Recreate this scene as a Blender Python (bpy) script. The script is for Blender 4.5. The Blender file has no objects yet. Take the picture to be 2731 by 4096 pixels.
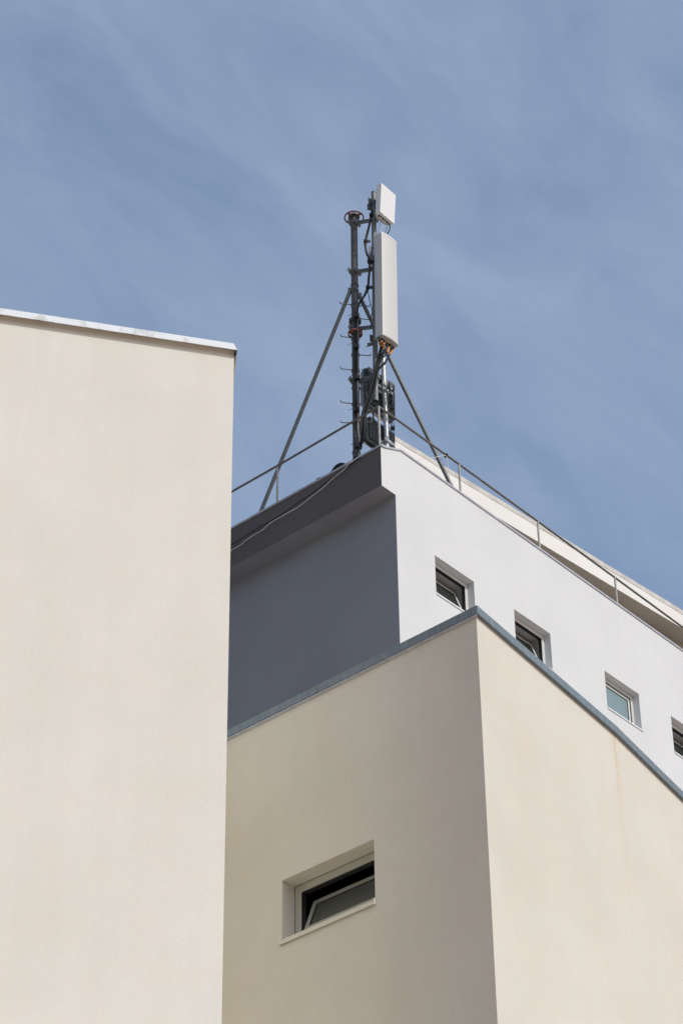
import bpy, math, random
from mathutils import Vector as V, Matrix
random.seed(7)
sc = bpy.context.scene
COL = sc.collection

# ------------------------------------------------------------------ camera model
F = 10274.03                         # focal length in pixels of the 2731 x 4096 photograph
PITCH, ROLL = math.radians(37.23316), math.radians(-0.79985)
CAM = V((0, 0, 1.6))
fw = V((0, math.cos(PITCH), math.sin(PITCH)))
u0 = V((0, -math.sin(PITCH), math.cos(PITCH)))
r0 = V((1, 0, 0))
cr, sr = math.cos(ROLL), math.sin(ROLL)
rt = r0 * cr + u0 * sr
up = u0 * cr - r0 * sr
Z = V((0, 0, 1))


def azv(deg):
    a = math.radians(deg)
    return V((math.sin(a), math.cos(a), 0))


AZR = 41.047
R = azv(AZR)                         # along the sunlit facades, going away to the right
L = azv(AZR - 90)                    # along the shaded facades, going away to the left


def ray(x, y):
    return fw + rt * ((x - 1365.5) / F) - up * ((y - 2048) / F)


def atz(x, y, z):
    d = ray(x, y)
    return CAM + d * ((z - CAM.z) / d.z)


def aty(x, y, Y):
    d = ray(x, y)
    return CAM + d * (Y / d.y)


def onpl(x, y, p, n):
    d = ray(x, y)
    return CAM + d * (((p - CAM).dot(n)) / d.dot(n))


def proj(p):
    q = p - CAM
    k = F / q.dot(fw)
    return 1365.5 + k * q.dot(rt), 2048 - k * q.dot(up)


def along(a, b, y):
    """point of the line a-b that is seen at picture height y"""
    lo, hi = -1.0, 2.0
    s = 1 if proj(b)[1] > proj(a)[1] else -1
    for _ in range(40):
        t = (lo + hi) / 2
        if (proj(a + (b - a) * t)[1] - y) * s > 0:
            hi = t
        else:
            lo = t
    return a + (b - a) * t


# ------------------------------------------------------------------ materials
def mat(name):
    m = bpy.data.materials.new(name)
    m.use_nodes = True
    nt = m.node_tree
    b = nt.nodes['Principled BSDF']
    return m, nt, b


def node(nt, t, **kw):
    n = nt.nodes.new(t)
    for k, v in kw.items():
        if k in n.inputs:
            n.inputs[k].default_value = v
        else:
            setattr(n, k, v)
    return n


def ramp(nt, stops):
    n = nt.nodes.new('ShaderNodeValToRGB')
    e = n.color_ramp.elements
    while len(e) < len(stops):
        e.new(0.5)
    for i, (p, c) in enumerate(stops):
        e[i].position = p
        e[i].color = (c[0], c[1], c[2], 1)
    return n


def mixc(nt, fac, a, b, mode='MIX'):
    n = nt.nodes.new('ShaderNodeMix')
    n.data_type = 'RGBA'
    n.blend_type = mode
    for i, v in ((0, fac), (6, a), (7, b)):
        if hasattr(v, 'links') or hasattr(v, 'is_output'):
            nt.links.new(v, n.inputs[i])
        else:
            n.inputs[i].default_value = v if i == 0 else (v[0], v[1], v[2], 1)
    return n.outputs[2]


def math_n(nt, op, a, b=None):
    n = nt.nodes.new('ShaderNodeMath')
    n.operation = op
    for i, v in ((0, a), (1, b)):
        if v is None:
            continue
        if hasattr(v, 'is_output'):
            nt.links.new(v, n.inputs[i])
        else:
            n.inputs[i].default_value = v
    return n.outputs[0]


def stucco(name, c1, c2, var=0.9, bump=0.35, grain=260, streak=0.0, stain=None):
    """rendered plaster: broad faint blotches, fine trowelled grain, optional rain streaks and a rust run"""
    m, nt, b = mat(name)
    tc = node(nt, 'ShaderNodeTexCoord')
    n1 = node(nt, 'ShaderNodeTexNoise', Scale=var, Detail=5.0, Roughness=0.62)
    nt.links.new(tc.outputs['Object'], n1.inputs['Vector'])
    rp = ramp(nt, [(0.34, c1), (0.66, c2)])
    nt.links.new(n1.outputs['Fac'], rp.inputs[0])
    col = rp.outputs[0]
    # fine grain in the colour (dirt lodged in the texture)
    n2 = node(nt, 'ShaderNodeTexNoise', Scale=70.0, Detail=5.0, Roughness=0.75)
    nt.links.new(tc.outputs['Object'], n2.inputs['Vector'])
    r2 = ramp(nt, [(0.3, (0.93, 0.93, 0.924)), (0.7, (1.035, 1.035, 1.035))])
    nt.links.new(n2.outputs['Fac'], r2.inputs[0])
    col = mixc(nt, 1.0, col, r2.outputs[0], 'MULTIPLY')
    n6 = node(nt, 'ShaderNodeTexNoise', Scale=3.7, Detail=4.0, Roughness=0.6)
    nt.links.new(tc.outputs['Object'], n6.inputs['Vector'])
    r6 = ramp(nt, [(0.36, (1.018, 0.993, 0.985)), (0.64, (0.988, 1.006, 0.998))])
    nt.links.new(n6.outputs['Fac'], r6.inputs[0])
    col = mixc(nt, 1.0, col, r6.outputs[0], 'MULTIPLY')
    # sparse little pits that hold dirt
    vo = node(nt, 'ShaderNodeTexVoronoi', Scale=5.0)
    nt.links.new(tc.outputs['Object'], vo.inputs['Vector'])
    mv = node(nt, 'ShaderNodeMapRange')
    mv.inputs[1].default_value, mv.inputs[2].default_value = 0.012, 0.024
    mv.inputs[3].default_value, mv.inputs[4].default_value = 0.55, 0.0
    nt.links.new(vo.outputs['Distance'], mv.inputs[0])
    col = mixc(nt, mv.outputs[0], col, [v * 0.45 for v in c1])
    if streak:
        mp = node(nt, 'ShaderNodeMapping')
        mp.inputs['Scale'].default_value = (3.2, 3.2, 0.16)
        nt.links.new(tc.outputs['Object'], mp.inputs[0])
        n3 = node(nt, 'ShaderNodeTexNoise', Scale=1.6, Detail=6.0, Roughness=0.6)
        nt.links.new(mp.outputs[0], n3.inputs['Vector'])
        r3 = ramp(nt, [(0.42, (1, 1, 1)), (0.75, (1 - streak, 1 - streak * 1.05, 1 - streak * 1.2))])
        nt.links.new(n3.outputs['Fac'], r3.inputs[0])
        col = mixc(nt, 1.0, col, r3.outputs[0], 'MULTIPLY')
    if stain:
        p, d, ztop = stain            # rust run: point under a coping joint, wall direction, height of the joint
        sx = node(nt, 'ShaderNodeSeparateXYZ')
        nt.links.new(tc.outputs['Object'], sx.inputs[0])
        s = math_n(nt, 'ADD', math_n(nt, 'MULTIPLY', sx.outputs[0], d.x), math_n(nt, 'MULTIPLY', sx.outputs[1], d.y))
        mpw = node(nt, 'ShaderNodeMapping')
        mpw.inputs['Scale'].default_value = (1, 1, 1.3)
        nt.links.new(tc.outputs['Object'], mpw.inputs[0])
        nw = node(nt, 'ShaderNodeTexNoise', Scale=2.2, Detail=3.0)
        nt.links.new(mpw.outputs[0], nw.inputs['Vector'])
        wob = math_n(nt, 'MULTIPLY', math_n(nt, 'SUBTRACT', nw.outputs['Fac'], 0.5), 0.05)
        ds = math_n(nt, 'ABSOLUTE', math_n(nt, 'ADD', math_n(nt, 'SUBTRACT', s, p.x * d.x + p.y * d.y), wob))
        drop = math_n(nt, 'SUBTRACT', ztop, sx.outputs[2])
        # narrow run that fades downwards, inside a wide faint one
        mr1 = node(nt, 'ShaderNodeMapRange')
        mr1.inputs[1].default_value, mr1.inputs[2].default_value = 0.0, 0.022
        mr1.inputs[3].default_value, mr1.inputs[4].default_value = 0.5, 0.0
        nt.links.new(ds, mr1.inputs[0])
        fd1 = node(nt, 'ShaderNodeMapRange')
        fd1.inputs[1].default_value, fd1.inputs[2].default_value = 0.0, 0.75
        fd1.inputs[3].default_value, fd1.inputs[4].default_value = 1.0, 0.0
        nt.links.new(drop, fd1.inputs[0])
        mr2 = node(nt, 'ShaderNodeMapRange')
        mr2.inputs[1].default_value, mr2.inputs[2].default_value = 0.0, 0.1
        mr2.inputs[3].default_value, mr2.inputs[4].default_value = 0.26, 0.0
        nt.links.new(ds, mr2.inputs[0])
        fd2 = node(nt, 'ShaderNodeMapRange')
        fd2.inputs[1].default_value, fd2.inputs[2].default_value = 0.1, 1.9
        fd2.inputs[3].default_value, fd2.inputs[4].default_value = 1.0, 0.0
        nt.links.new(drop, fd2.inputs[0])
        f1 = math_n(nt, 'MULTIPLY', mr1.outputs[0], fd1.outputs[0])
        f2 = math_n(nt, 'MULTIPLY', mr2.outputs[0], fd2.outputs[0])
        col = mixc(nt, math_n(nt, 'ADD', f1, f2), col, (0.62, 0.45, 0.3))
    nt.links.new(col, b.inputs['Base Color'])
    b.inputs['Roughness'].default_value = 0.93
    b.inputs['Specular IOR Level'].default_value = 0.15
    n4 = node(nt, 'ShaderNodeTexNoise', Scale=float(grain), Detail=3.0, Roughness=0.6)
    nt.links.new(tc.outputs['Object'], n4.inputs['Vector'])
    n5 = node(nt, 'ShaderNodeTexNoise', Scale=3.0, Detail=4.0)
    nt.links.new(tc.outputs['Object'], n5.inputs['Vector'])
    b1 = node(nt, 'ShaderNodeBump', Strength=bump, Distance=0.003)
    nt.links.new(n4.outputs['Fac'], b1.inputs['Height'])
    b2 = node(nt, 'ShaderNodeBump', Strength=0.25, Distance=0.01)
    nt.links.new(n5.outputs['Fac'], b2.inputs['Height'])
    nt.links.new(b1.outputs[0], b2.inputs['Normal'])
    nt.links.new(b2.outputs[0], b.inputs['Normal'])
    return m


def metal(name, c1, c2, rough=0.5, metallic=0.0, scale=14.0, stretch=None, lo=0.35, hi=0.65, bump=0.05, detail=6.0, spec=0.5):
    m, nt, b = mat(name)
    tc = node(nt, 'ShaderNodeTexCoord')
    src = tc.outputs['Object']
    if stretch:
        mp = node(nt, 'ShaderNodeMapping')
        mp.inputs['Scale'].default_value = stretch
        nt.links.new(src, mp.inputs[0])
        src = mp.outputs[0]
    n1 = node(nt, 'ShaderNodeTexNoise', Scale=scale, Detail=detail, Roughness=0.65)
    nt.links.new(src, n1.inputs['Vector'])
    rp = ramp(nt, [(lo, c1), (hi, c2)])
    nt.links.new(n1.outputs['Fac'], rp.inputs[0])
    nt.links.new(rp.outputs[0], b.inputs['Base Color'])
    b.inputs['Roughness'].default_value = rough
    b.inputs['Metallic'].default_value = metallic
    b.inputs['Specular IOR Level'].default_value = spec
    if bump:
        bp = node(nt, 'ShaderNodeBump', Strength=bump, Distance=0.004)
        nt.links.new(n1.outputs['Fac'], bp.inputs['Height'])
        nt.links.new(bp.outputs[0], b.inputs['Normal'])
    return m


def plain(name, c, rough=0.5, spec=0.5, metallic=0.0):
    m, nt, b = mat(name)
    tc = node(nt, 'ShaderNodeTexCoord')
    n1 = node(nt, 'ShaderNodeTexNoise', Scale=35.0, Detail=4.0)
    nt.links.new(tc.outputs['Object'], n1.inputs['Vector'])
    rp = ramp(nt, [(0.3, [v * 0.97 for v in c]), (0.7, [min(1, v * 1.02) for v in c])])
    nt.links.new(n1.outputs['Fac'], rp.inputs[0])
    nt.links.new(rp.outputs[0], b.inputs['Base Color'])
    b.inputs['Roughness'].default_value = rough
    b.inputs['Specular IOR Level'].default_value = spec
    b.inputs['Metallic'].default_value = metallic
    return m


# ------------------------------------------------------------------ mesh helpers
class MB:
    def __init__(self):
        self.v, self.f, self.sm = [], [], []

    def face(self, pts, smooth=False):
        k = len(self.v)
        self.v += [V(p) for p in pts]
        self.f.append(list(range(k, k + len(pts))))
        self.sm.append(smooth)
        return self

    def hexa(self, p):                # 8 corners: four below, four above, same order
        k = len(self.v)
        self.v += [V(q) for q in p]
        for q in ((3, 2, 1, 0), (4, 5, 6, 7), (0, 1, 5, 4), (1, 2, 6, 5), (2, 3, 7, 6), (3, 0, 4, 7)):
            self.f.append([k + i for i in q])
            self.sm.append(False)
        return self

    def box(self, c, ax, ay, az_, sx, sy, sz):
        c = V(c)
        a, b, d = V(ax) * (sx / 2), V(ay) * (sy / 2), V(az_) * (sz / 2)
        return self.hexa([c - a - b - d, c + a - b - d, c + a + b - d, c - a + b - d,
                          c - a - b + d, c + a - b + d, c + a + b + d, c - a + b + d])

    def prism(self, poly, off):       # polygon swept along a vector
        off = V(off)
        n = len(poly)
        k = len(self.v)
        self.v += [V(p) for p in poly] + [V(p) + off for p in poly]
        self.f.append(list(range(k + n - 1, k - 1, -1)))
        self.f.append(list(range(k + n, k + 2 * n)))
        self.sm += [False, False]
        for i in range(n):
            j = (i + 1) % n
            self.f.append([k + i, k + j, k + n + j, k + n + i])
            self.sm.append(False)
        return self

    def tube(self, path, r, n=10, caps=True):
        path = [V(p) for p in path]
        rs = r if isinstance(r, (list, tuple)) else [r] * len(path)
        rings = []
        nrm = None
        for i, p in enumerate(path):
            t = (path[min(i + 1, len(path) - 1)] - path[max(i - 1, 0)]).normalized()
            if nrm is None:
                nrm = t.orthogonal().normalized()
            else:
                nrm = (nrm - t * nrm.dot(t)).normalized()
            bi = t.cross(nrm)
            k = len(self.v)
            for j in range(n):
                a = 2 * math.pi * j / n
                self.v.append(p + (nrm * math.cos(a) + bi * math.sin(a)) * rs[i])
            rings.append(k)
        for a, b in zip(rings, rings[1:]):
            for j in range(n):
                q = (j + 1) % n
                self.f.append([a + j, a + q, b + q, b + j])
                self.sm.append(True)
        if caps:
            for a, rev in ((rings[0], True), (rings[-1], False)):
                k = len(self.v)
                self.v += [V(self.v[a + j]) for j in range(n)]
                self.f.append([k + j for j in (range(n - 1, -1, -1) if rev else range(n))])
                self.sm.append(False)
        return self

    def ring(self, c, axis, rad, r, n=32, m=8, squash=1.0):
        c, axis = V(c), V(axis).normalized()
        a = axis.orthogonal().normalized()
        b = axis.cross(a)
        k = len(self.v)
        for i in range(n):
            t = 2 * math.pi * i / n
            d = a * math.cos(t) + b * math.sin(t)
            for j in range(m):
                s = 2 * math.pi * j / m
                self.v.append(c + d * (rad + r * math.cos(s)) + axis * (r * squash * math.sin(s)))
        for i in range(n):
            for j in range(m):
                i2, j2 = (i + 1) % n, (j + 1) % m
                self.f.append([k + i * m + j, k + i2 * m + j, k + i2 * m + j2, k + i * m + j2])
                self.sm.append(True)
        return self

    def build(self, name, material, parent=None, org=None):
        me = bpy.data.meshes.new(name)
        o = V(org) if org is not None else ORG.get(parent.name if parent else '', V((0, 0, 0)))
        me.from_pydata([tuple(p - o) for p in self.v], [], self.f)
        me.polygons.foreach_set('use_smooth', self.sm)
        me.materials.append(material)
        me.update()
        ob = bpy.data.objects.new(name, me)
        COL.objects.link(ob)
        if parent:
            ob.parent = parent
            ORG[ob.name] = o
        else:
            ob.location = o
            ORG[ob.name] = o
        return ob


ORG = {}


def tag(o, label=None, cat=None, group=None, kind=None):
    for k, v in (('label', label), ('category', cat), ('group', group), ('kind', kind)):
        if v:
            o[k] = v
    return o


def thing(name, loc, label, cat, group=None):
    o = bpy.data.objects.new(name, None)
    COL.objects.link(o)
    o.location = loc
    o.empty_display_size = 0.2
    ORG[o.name] = V(loc)
    return tag(o, label, cat, group)


def spline(pts, k=6):
    pts = [V(p) for p in pts]
    if len(pts) < 3:
        return pts
    q = [pts[0] * 2 - pts[1]] + pts + [pts[-1] * 2 - pts[-2]]
    out = []
    for i in range(1, len(q) - 2):
        a, b, c, d = q[i - 1:i + 3]
        for s in range(k):
            t = s / k
            out.append(0.5 * ((2 * b) + (c - a) * t + (2 * a - 5 * b + 4 * c - d) * t * t + (3 * b - a - 3 * c + d) * t ** 3))
    out.append(pts[-1])
    return out


def isect(p, d, q, e):                # plan intersection of two lines
    den = d.x * e.y - d.y * e.x
    t = ((q.x - p.x) * e.y - (q.y - p.y) * e.x) / den
    return V((p.x + d.x * t, p.y + d.y * t, 0))


def inset(pts, o, side=1):
    """plan polyline moved sideways by o (side=1: to the left of the walking direction)"""
    ls = []
    for a, b in zip(pts, pts[1:]):
        d = (b - a)
        d.z = 0
        d.normalize()
        n = V((-d.y, d.x, 0)) * (o * side)
        ls.append((a + n, d))
    out = [V((ls[0][0].x, ls[0][0].y, 0))]
    for (p, d), (q, e) in zip(ls, ls[1:]):
        out.append(isect(p, d, q, e))
    last = pts[-1] + V((-ls[-1][1].y, ls[-1][1].x, 0)) * (o * side)
    out.append(V((last.x, last.y, 0)))
    return out


def wz(p, z):
    return V((p.x, p.y, z))


def wall_with_holes(mb, p0, d, s0, s1, z0, z1, holes):
    """vertical wall sheet from s0 to s1 along d with rectangular openings (sa, sb, za, zb)"""
    ss = sorted({s0, s1} | {h[0] for h in holes} | {h[1] for h in holes})
    zs = sorted({z0, z1} | {h[2] for h in holes} | {h[3] for h in holes})
    for a, b in zip(ss, ss[1:]):
        for c, e in zip(zs, zs[1:]):
            ms, mz = (a + b) / 2, (c + e) / 2
            if any(h[0] < ms < h[1] and h[2] < mz < h[3] for h in holes):
                continue
            mb.face([wz(p0 + d * a, c), wz(p0 + d * b, c), wz(p0 + d * b, e), wz(p0 + d * a, e)])


def reveal(mb, p0, d, n_in, h, depth, back=0.0):
    """plaster reveals of an opening"""
    sa, sb, za, zb = h
    for x0, x1 in (((sa, za), (sb, za)), ((sb, za), (sb, zb)), ((sb, zb), (sa, zb)), ((sa, zb), (sa, za))):
        a, b = wz(p0 + d * x0[0], x0[1]), wz(p0 + d * x1[0], x1[1])
        mb.face([a, b, b + n_in * (depth + back), a + n_in * (depth + back)])


# ------------------------------------------------------------------ palette
M_CREAM = stucco('cream_render', (0.67, 0.645, 0.574), (0.717, 0.698, 0.634), var=0.8, streak=0.02)
M_CREAM_L = stucco('pale_cream_render', (0.793, 0.778, 0.71), (0.837, 0.827, 0.765), var=0.8, streak=0.03)
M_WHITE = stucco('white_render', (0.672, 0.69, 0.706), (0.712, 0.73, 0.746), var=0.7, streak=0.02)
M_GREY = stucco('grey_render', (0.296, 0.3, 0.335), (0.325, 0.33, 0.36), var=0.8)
M_DARK = stucco('dark_grey_render', (0.135, 0.125, 0.128), (0.15, 0.139, 0.141), var=0.8)
M_PENT = stucco('offwhite_paint', (0.78, 0.775, 0.745), (0.82, 0.815, 0.79), var=1.2, bump=0.1)
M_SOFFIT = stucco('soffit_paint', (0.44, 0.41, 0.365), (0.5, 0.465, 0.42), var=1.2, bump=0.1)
M_CONC = stucco('concrete_edge', (0.5, 0.49, 0.46), (0.68, 0.67, 0.64), var=5.0, bump=0.4)
M_COPE_W = metal('weathered_pale_zinc', (0.5, 0.5, 0.48), (0.76, 0.79, 0.8), rough=0.55, scale=6.5, lo=0.3, hi=0.5, stretch=(1, 1, 0.6))
M_COPE_B = metal('galvanised_blue_grey', (0.165, 0.215, 0.255), (0.225, 0.28, 0.325), rough=0.6, scale=22, stretch=(1, 1, 0.3), spec=0.1)
M_COPE_G = metal('thin_grey_metal', (0.4, 0.42, 0.47), (0.52, 0.54, 0.6), rough=0.45, scale=10)
M_FRAME = plain('white_window_frame', (0.66, 0.67, 0.65), rough=0.4)
M_FRAME_B = plain('greyish_window_frame', (0.42, 0.43, 0.38), rough=0.4)
M_SEAL = plain('black_rubber_seal', (0.02, 0.02, 0.022), rough=0.6)
M_SILLW = plain('white_metal_sill', (0.72, 0.73, 0.75), rough=0.4)
M_SILLB = plain('cream_metal_sill', (0.66, 0.65, 0.57), rough=0.45)
M_GLASS_D = plain('dark_glass', (0.03, 0.036, 0.032), rough=0.12, spec=0.5)
M_GLASS_B = plain('dull_frosted_glass', (0.095, 0.1, 0.09), rough=0.35, spec=0.4)
M_GLASS_T = plain('turquoise_frosted_glass', (0.22, 0.31, 0.325), rough=0.22, spec=0.5)
M_RUSTY = metal('weathered_steel_pipe', (0.07, 0.045, 0.034), (0.1, 0.096, 0.096), rough=0.55, scale=5, lo=0.36, hi=0.5, bump=0.1)
M_STEEL = metal('grey_galvanised_steel', (0.14, 0.155, 0.16), (0.21, 0.225, 0.225), rough=0.5, metallic=0.1, scale=18)
M_STEEL_L = metal('bright_galvanised_steel', (0.45, 0.48, 0.49), (0.56, 0.59, 0.6), rough=0.42, metallic=0.2, scale=22)
M_RAIL = metal('dull_rail_steel', (0.11, 0.085, 0.06), (0.15, 0.148, 0.14), rough=0.6, scale=9, lo=0.33, hi=0.5)
M_POST = metal('rail_post_steel', (0.3, 0.24, 0.16), (0.4, 0.4, 0.39), rough=0.55, scale=5, lo=0.36, hi=0.48)
M_RED = metal('faded_red_paint', (0.16, 0.04, 0.03), (0.25, 0.07, 0.05), rough=0.6, scale=20)
M_PANEL = plain('antenna_white', (0.6, 0.6, 0.585), rough=0.45)
M_PANEL2 = plain('antenna_bright_white', (0.78, 0.79, 0.78), rough=0.4)
M_PANEL_U = plain('antenna_underside', (0.5, 0.48, 0.45), rough=0.6)
M_BLACK = plain('black_cable_jacket', (0.014, 0.015, 0.017), rough=0.6, spec=0.25)
M_COPPER = plain('brown_cable_jacket', (0.16, 0.1, 0.068), rough=0.5)
M_GREYC = plain('grey_cable_jacket', (0.14, 0.145, 0.15), rough=0.45)
M_ORANGE = plain('orange_tape', (0.75, 0.3, 0.04), rough=0.5)
M_GREEN = plain('green_plug', (0.02, 0.14, 0.05), rough=0.5)
M_RADIO = plain('radio_dark_casting', (0.085, 0.1, 0.108), rough=0.5)
M_RADIO_C = plain('radio_pale_cover', (0.46, 0.46, 0.49), rough=0.5)
M_WIRE = plain('pale_wire', (0.82, 0.76, 0.7), rough=0.5)
M_GROUND = stucco('pale_paving', (0.45, 0.31, 0.228), (0.51, 0.355, 0.265), var=0.5, bump=0.2, grain=60)
M_ROOF = stucco('pale_roof_gravel', (0.42, 0.41, 0.39), (0.52, 0.51, 0.48), var=1.5)

# ------------------------------------------------------------------ ground
g = MB()
g.face([(-600, -600, 0), (600, -600, 0), (600, 600, 0), (-600, 600, 0)])
tag(g.build('ground', M_GROUND), kind='structure')


# unseen slope added behind the viewer to block sky light from shaded walls
M_BLOCKER, nt_, b_ = mat('sky_blocker_green')
tc_ = node(nt_, 'ShaderNodeTexCoord')
nh = node(nt_, 'ShaderNodeTexNoise', Scale=0.25, Detail=8.0, Roughness=0.7)
nt_.links.new(tc_.outputs['Object'], nh.inputs['Vector'])
rh = ramp(nt_, [(0.3, (0.035, 0.045, 0.02)), (0.7, (0.11, 0.105, 0.055))])
nt_.links.new(nh.outputs['Fac'], rh.inputs[0])
nt_.links.new(rh.outputs[0], b_.inputs['Base Color'])
b_.inputs['Roughness'].default_value = 1.0
hl = MB()
NA, NR = 60, 14
for i in range(NA + 1):
    a_ = 147 + 148 * i / NA
    tp_ = min(1, (i / NA) / 0.16, (1 - i / NA) / 0.2)
    tp_ = tp_ * tp_ * (3 - 2 * tp_)
    for j in range(NR + 1):
        rr_ = 38 + 170 * (j / NR) ** 1.4
        t_ = min(1, j / (NR * 0.7))
        t_ = t_ * t_ * (3 - 2 * t_)
        hh = tp_ * t_ * 52 * (1 + 0.12 * math.sin(i * 0.9) + 0.06 * math.sin(i * 2.3 + j)) - 0.3
        hl.v.append(wz(azv(a_) * rr_, hh))
for i in range(NA):
    for j in range(NR):
        k_ = i * (NR + 1) + j
        hl.f.append([k_, k_ + NR + 1, k_ + NR + 2, k_ + 1])
        hl.sm.append(True)
tag(hl.build('sky_blocker_slope', M_BLOCKER), kind='structure')


# ------------------------------------------------------------------ windows
def window(parent, p0, d, n_in, h, depth, fwid, tilt, mf, mg, sill_mat, sill_out, sill_h, sill_over, label=None, fbot=0.05):
    """frame (part) with sash, glass pane, seal and sill (sub-parts); p0/d: wall line, n_in: into the wall"""
    sa, sb, za, zb = h
    oa, ob = sa, sb
    sa, sb, zb = sa + 0.005, sb - 0.005, zb - 0.005
    ft = 0.06
    # where the sill stands the glass starts a little higher
    zs = za + 0.012

    def pt(s, z, t):
        return wz(p0 + d * s, z) + n_in * t
    fr = MB()
    for a, b, c, e in ((sa, sb, zb - fwid, zb), (sa, sb, zs, zs + fbot), (sa, sa + fwid, zs + fbot, zb - fwid), (sb - fwid, sb, zs + fbot, zb - fwid)):
        fr.hexa([pt(a, c, depth), pt(b, c, depth), pt(b, c, depth + ft), pt(a, c, depth + ft),
                 pt(a, e, depth), pt(b, e, depth), pt(b, e, depth + ft), pt(a, e, depth + ft)])
    fo = fr.build('window', mf, parent)
    if label:
        fo['label'] = label
    # black seal just inside the frame
    ia, ib, ic, ie = sa + fwid, sb - fwid, zs + fbot, zb - fwid
    se = MB()
    w = 0.008
    for a, b, c, e in ((oa, ob, zb, zb + 0.0045), (oa + 0.0005, sa, zs, zb), (sb, ob - 0.0005, zs, zb)):
        se.hexa([pt(a, c, depth + 0.006), pt(b, c, depth + 0.006), pt(b, c, depth + 0.055), pt(a, c, depth + 0.055),
                 pt(a, e, depth + 0.006), pt(b, e, depth + 0.006), pt(b, e, depth + 0.055), pt(a, e, depth + 0.055)])
    for a, b, c, e in ((ia, ib, ie - w, ie), (ia, ia + w, ic, ie - w), (ib - w, ib, ic, ie - w)):
        se.hexa([pt(a, c, depth + 0.004), pt(b, c, depth + 0.004), pt(b, c, depth + 0.055), pt(a, c, depth + 0.055),
                 pt(a, e, depth + 0.004), pt(b, e, depth + 0.004), pt(b, e, depth + 0.055), pt(a, e, depth + 0.055)])
    se.build('seal', M_SEAL, fo)
    # sash, hinged along its lower edge and leaning into the room
    ta = math.radians(tilt)
    sw = 0.042
    g0 = 0.012
    H = ie - ic - 2 * g0
    base = 0.014

    def sp(s, v, t):
        return pt(s, ic + g0 + v * math.cos(ta) - t * math.sin(ta), depth + base + v * math.sin(ta) + t * math.cos(ta))
    sh = MB()
    a0, b0 = ia + g0, ib - g0
    for a, b, c, e in ((a0, b0, H - sw, H), (a0, b0, 0, sw), (a0, a0 + sw, sw, H - sw), (b0 - sw, b0, sw, H - sw)):
        sh.hexa([sp(a, c, 0), sp(b, c, 0), sp(b, c, 0.04), sp(a, c, 0.04), sp(a, e, 0), sp(b, e, 0), sp(b, e, 0.04), sp(a, e, 0.04)])
    sh.build('sash', mf, fo)
    gl = MB()
    a, b, c, e = a0 + sw, b0 - sw, sw, H - sw
    gl.hexa([sp(a, c, 0.012), sp(b, c, 0.012), sp(b, c, 0.03), sp(a, c, 0.03), sp(a, e, 0.012), sp(b, e, 0.012), sp(b, e, 0.03), sp(a, e, 0.03)])
    gl.build('glass_pane', mg, fo)
    # black gasket round the pane
    gk = MB()
    q = 0.009
    for a1, b1, c1, e1 in ((a, b, e - q, e), (a, b, c, c + q), (a, a + q, c + q, e - q), (b - q, b, c + q, e - q)):
        gk.hexa([sp(a1, c1, 0.006), sp(b1, c1, 0.006), sp(b1, c1, 0.0118), sp(a1, c1, 0.0118), sp(a1, e1, 0.006), sp(b1, e1, 0.006), sp(b1, e1, 0.0118), sp(a1, e1, 0.0118)])
    gk.build('gasket', M_SEAL, fo)
    # sheet metal sill, sloping a little outwards, with turned down front and small end caps
    si = MB()
    o = sill_over
    x0, x1 = oa + o[0], ob + o[1]
    so = sill_out
    si.prism([pt(x0, za + 0.012, depth - 0.002), pt(x0, za - 0.006, -so), pt(x0, za - sill_h, -so), pt(x0, za - sill_h, -so + 0.006),
              pt(x0, za - 0.012, -so + 0.006), pt(x0, za + 0.004, depth - 0.002)], d * (x1 - x0))
    for x in (x0 - 0.006, x1 + 0.0005):
        si.hexa([pt(x, za - sill_h - 0.002, -so - 0.002), pt(x + 0.006, za - sill_h - 0.002, -so - 0.002), pt(x + 0.006, za - sill_h - 0.002, -0.001), pt(x, za - sill_h - 0.002, -0.001),
                 pt(x, za + 0.008, -so - 0.002), pt(x + 0.006, za + 0.008, -so - 0.002), pt(x + 0.006, za + 0.008, -0.001), pt(x, za + 0.008, -0.001)])
    si.build('sill', sill_mat, fo)
    return fo


# ------------------------------------------------------------------ cream building at the left edge
ZA = 16.2
A0 = atz(934.5, 1373.5, ZA)
A1 = atz(0, 1231.6, ZA)
ad = (A0 - A1).normalized()                         # along the facade, to the right
an = V((-ad.y, ad.x, 0))                            # into the building
b1 = thing('building', (A0.x, A0.y, 0), 'cream building at the left edge with a bright stained metal coping', 'building')
WA = A0 + an * 0.02                                # wall face, a little behind the coping's top edge
wcorner = onpl(936.6, 1419.3, WA, an)
q0 = wz(wcorner, 0)
q1 = q0 - ad * 16
side = azv(-6)                                       # the hidden side wall runs back from the corner
q2, q3 = q0 + side * 9, q1 + an * 9
w = MB()
zt = ZA - 0.02
for a, b in ((q1, q0), (q0, q2), (q2, q3), (q3, q1)):
    w.face([wz(a, 0), wz(b, 0), wz(b, zt), wz(a, zt)])
w.face([wz(q1, zt), wz(q0, zt), wz(q2, zt), wz(q3, zt)])
w.build('wall', M_CREAM_L, b1)
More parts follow.
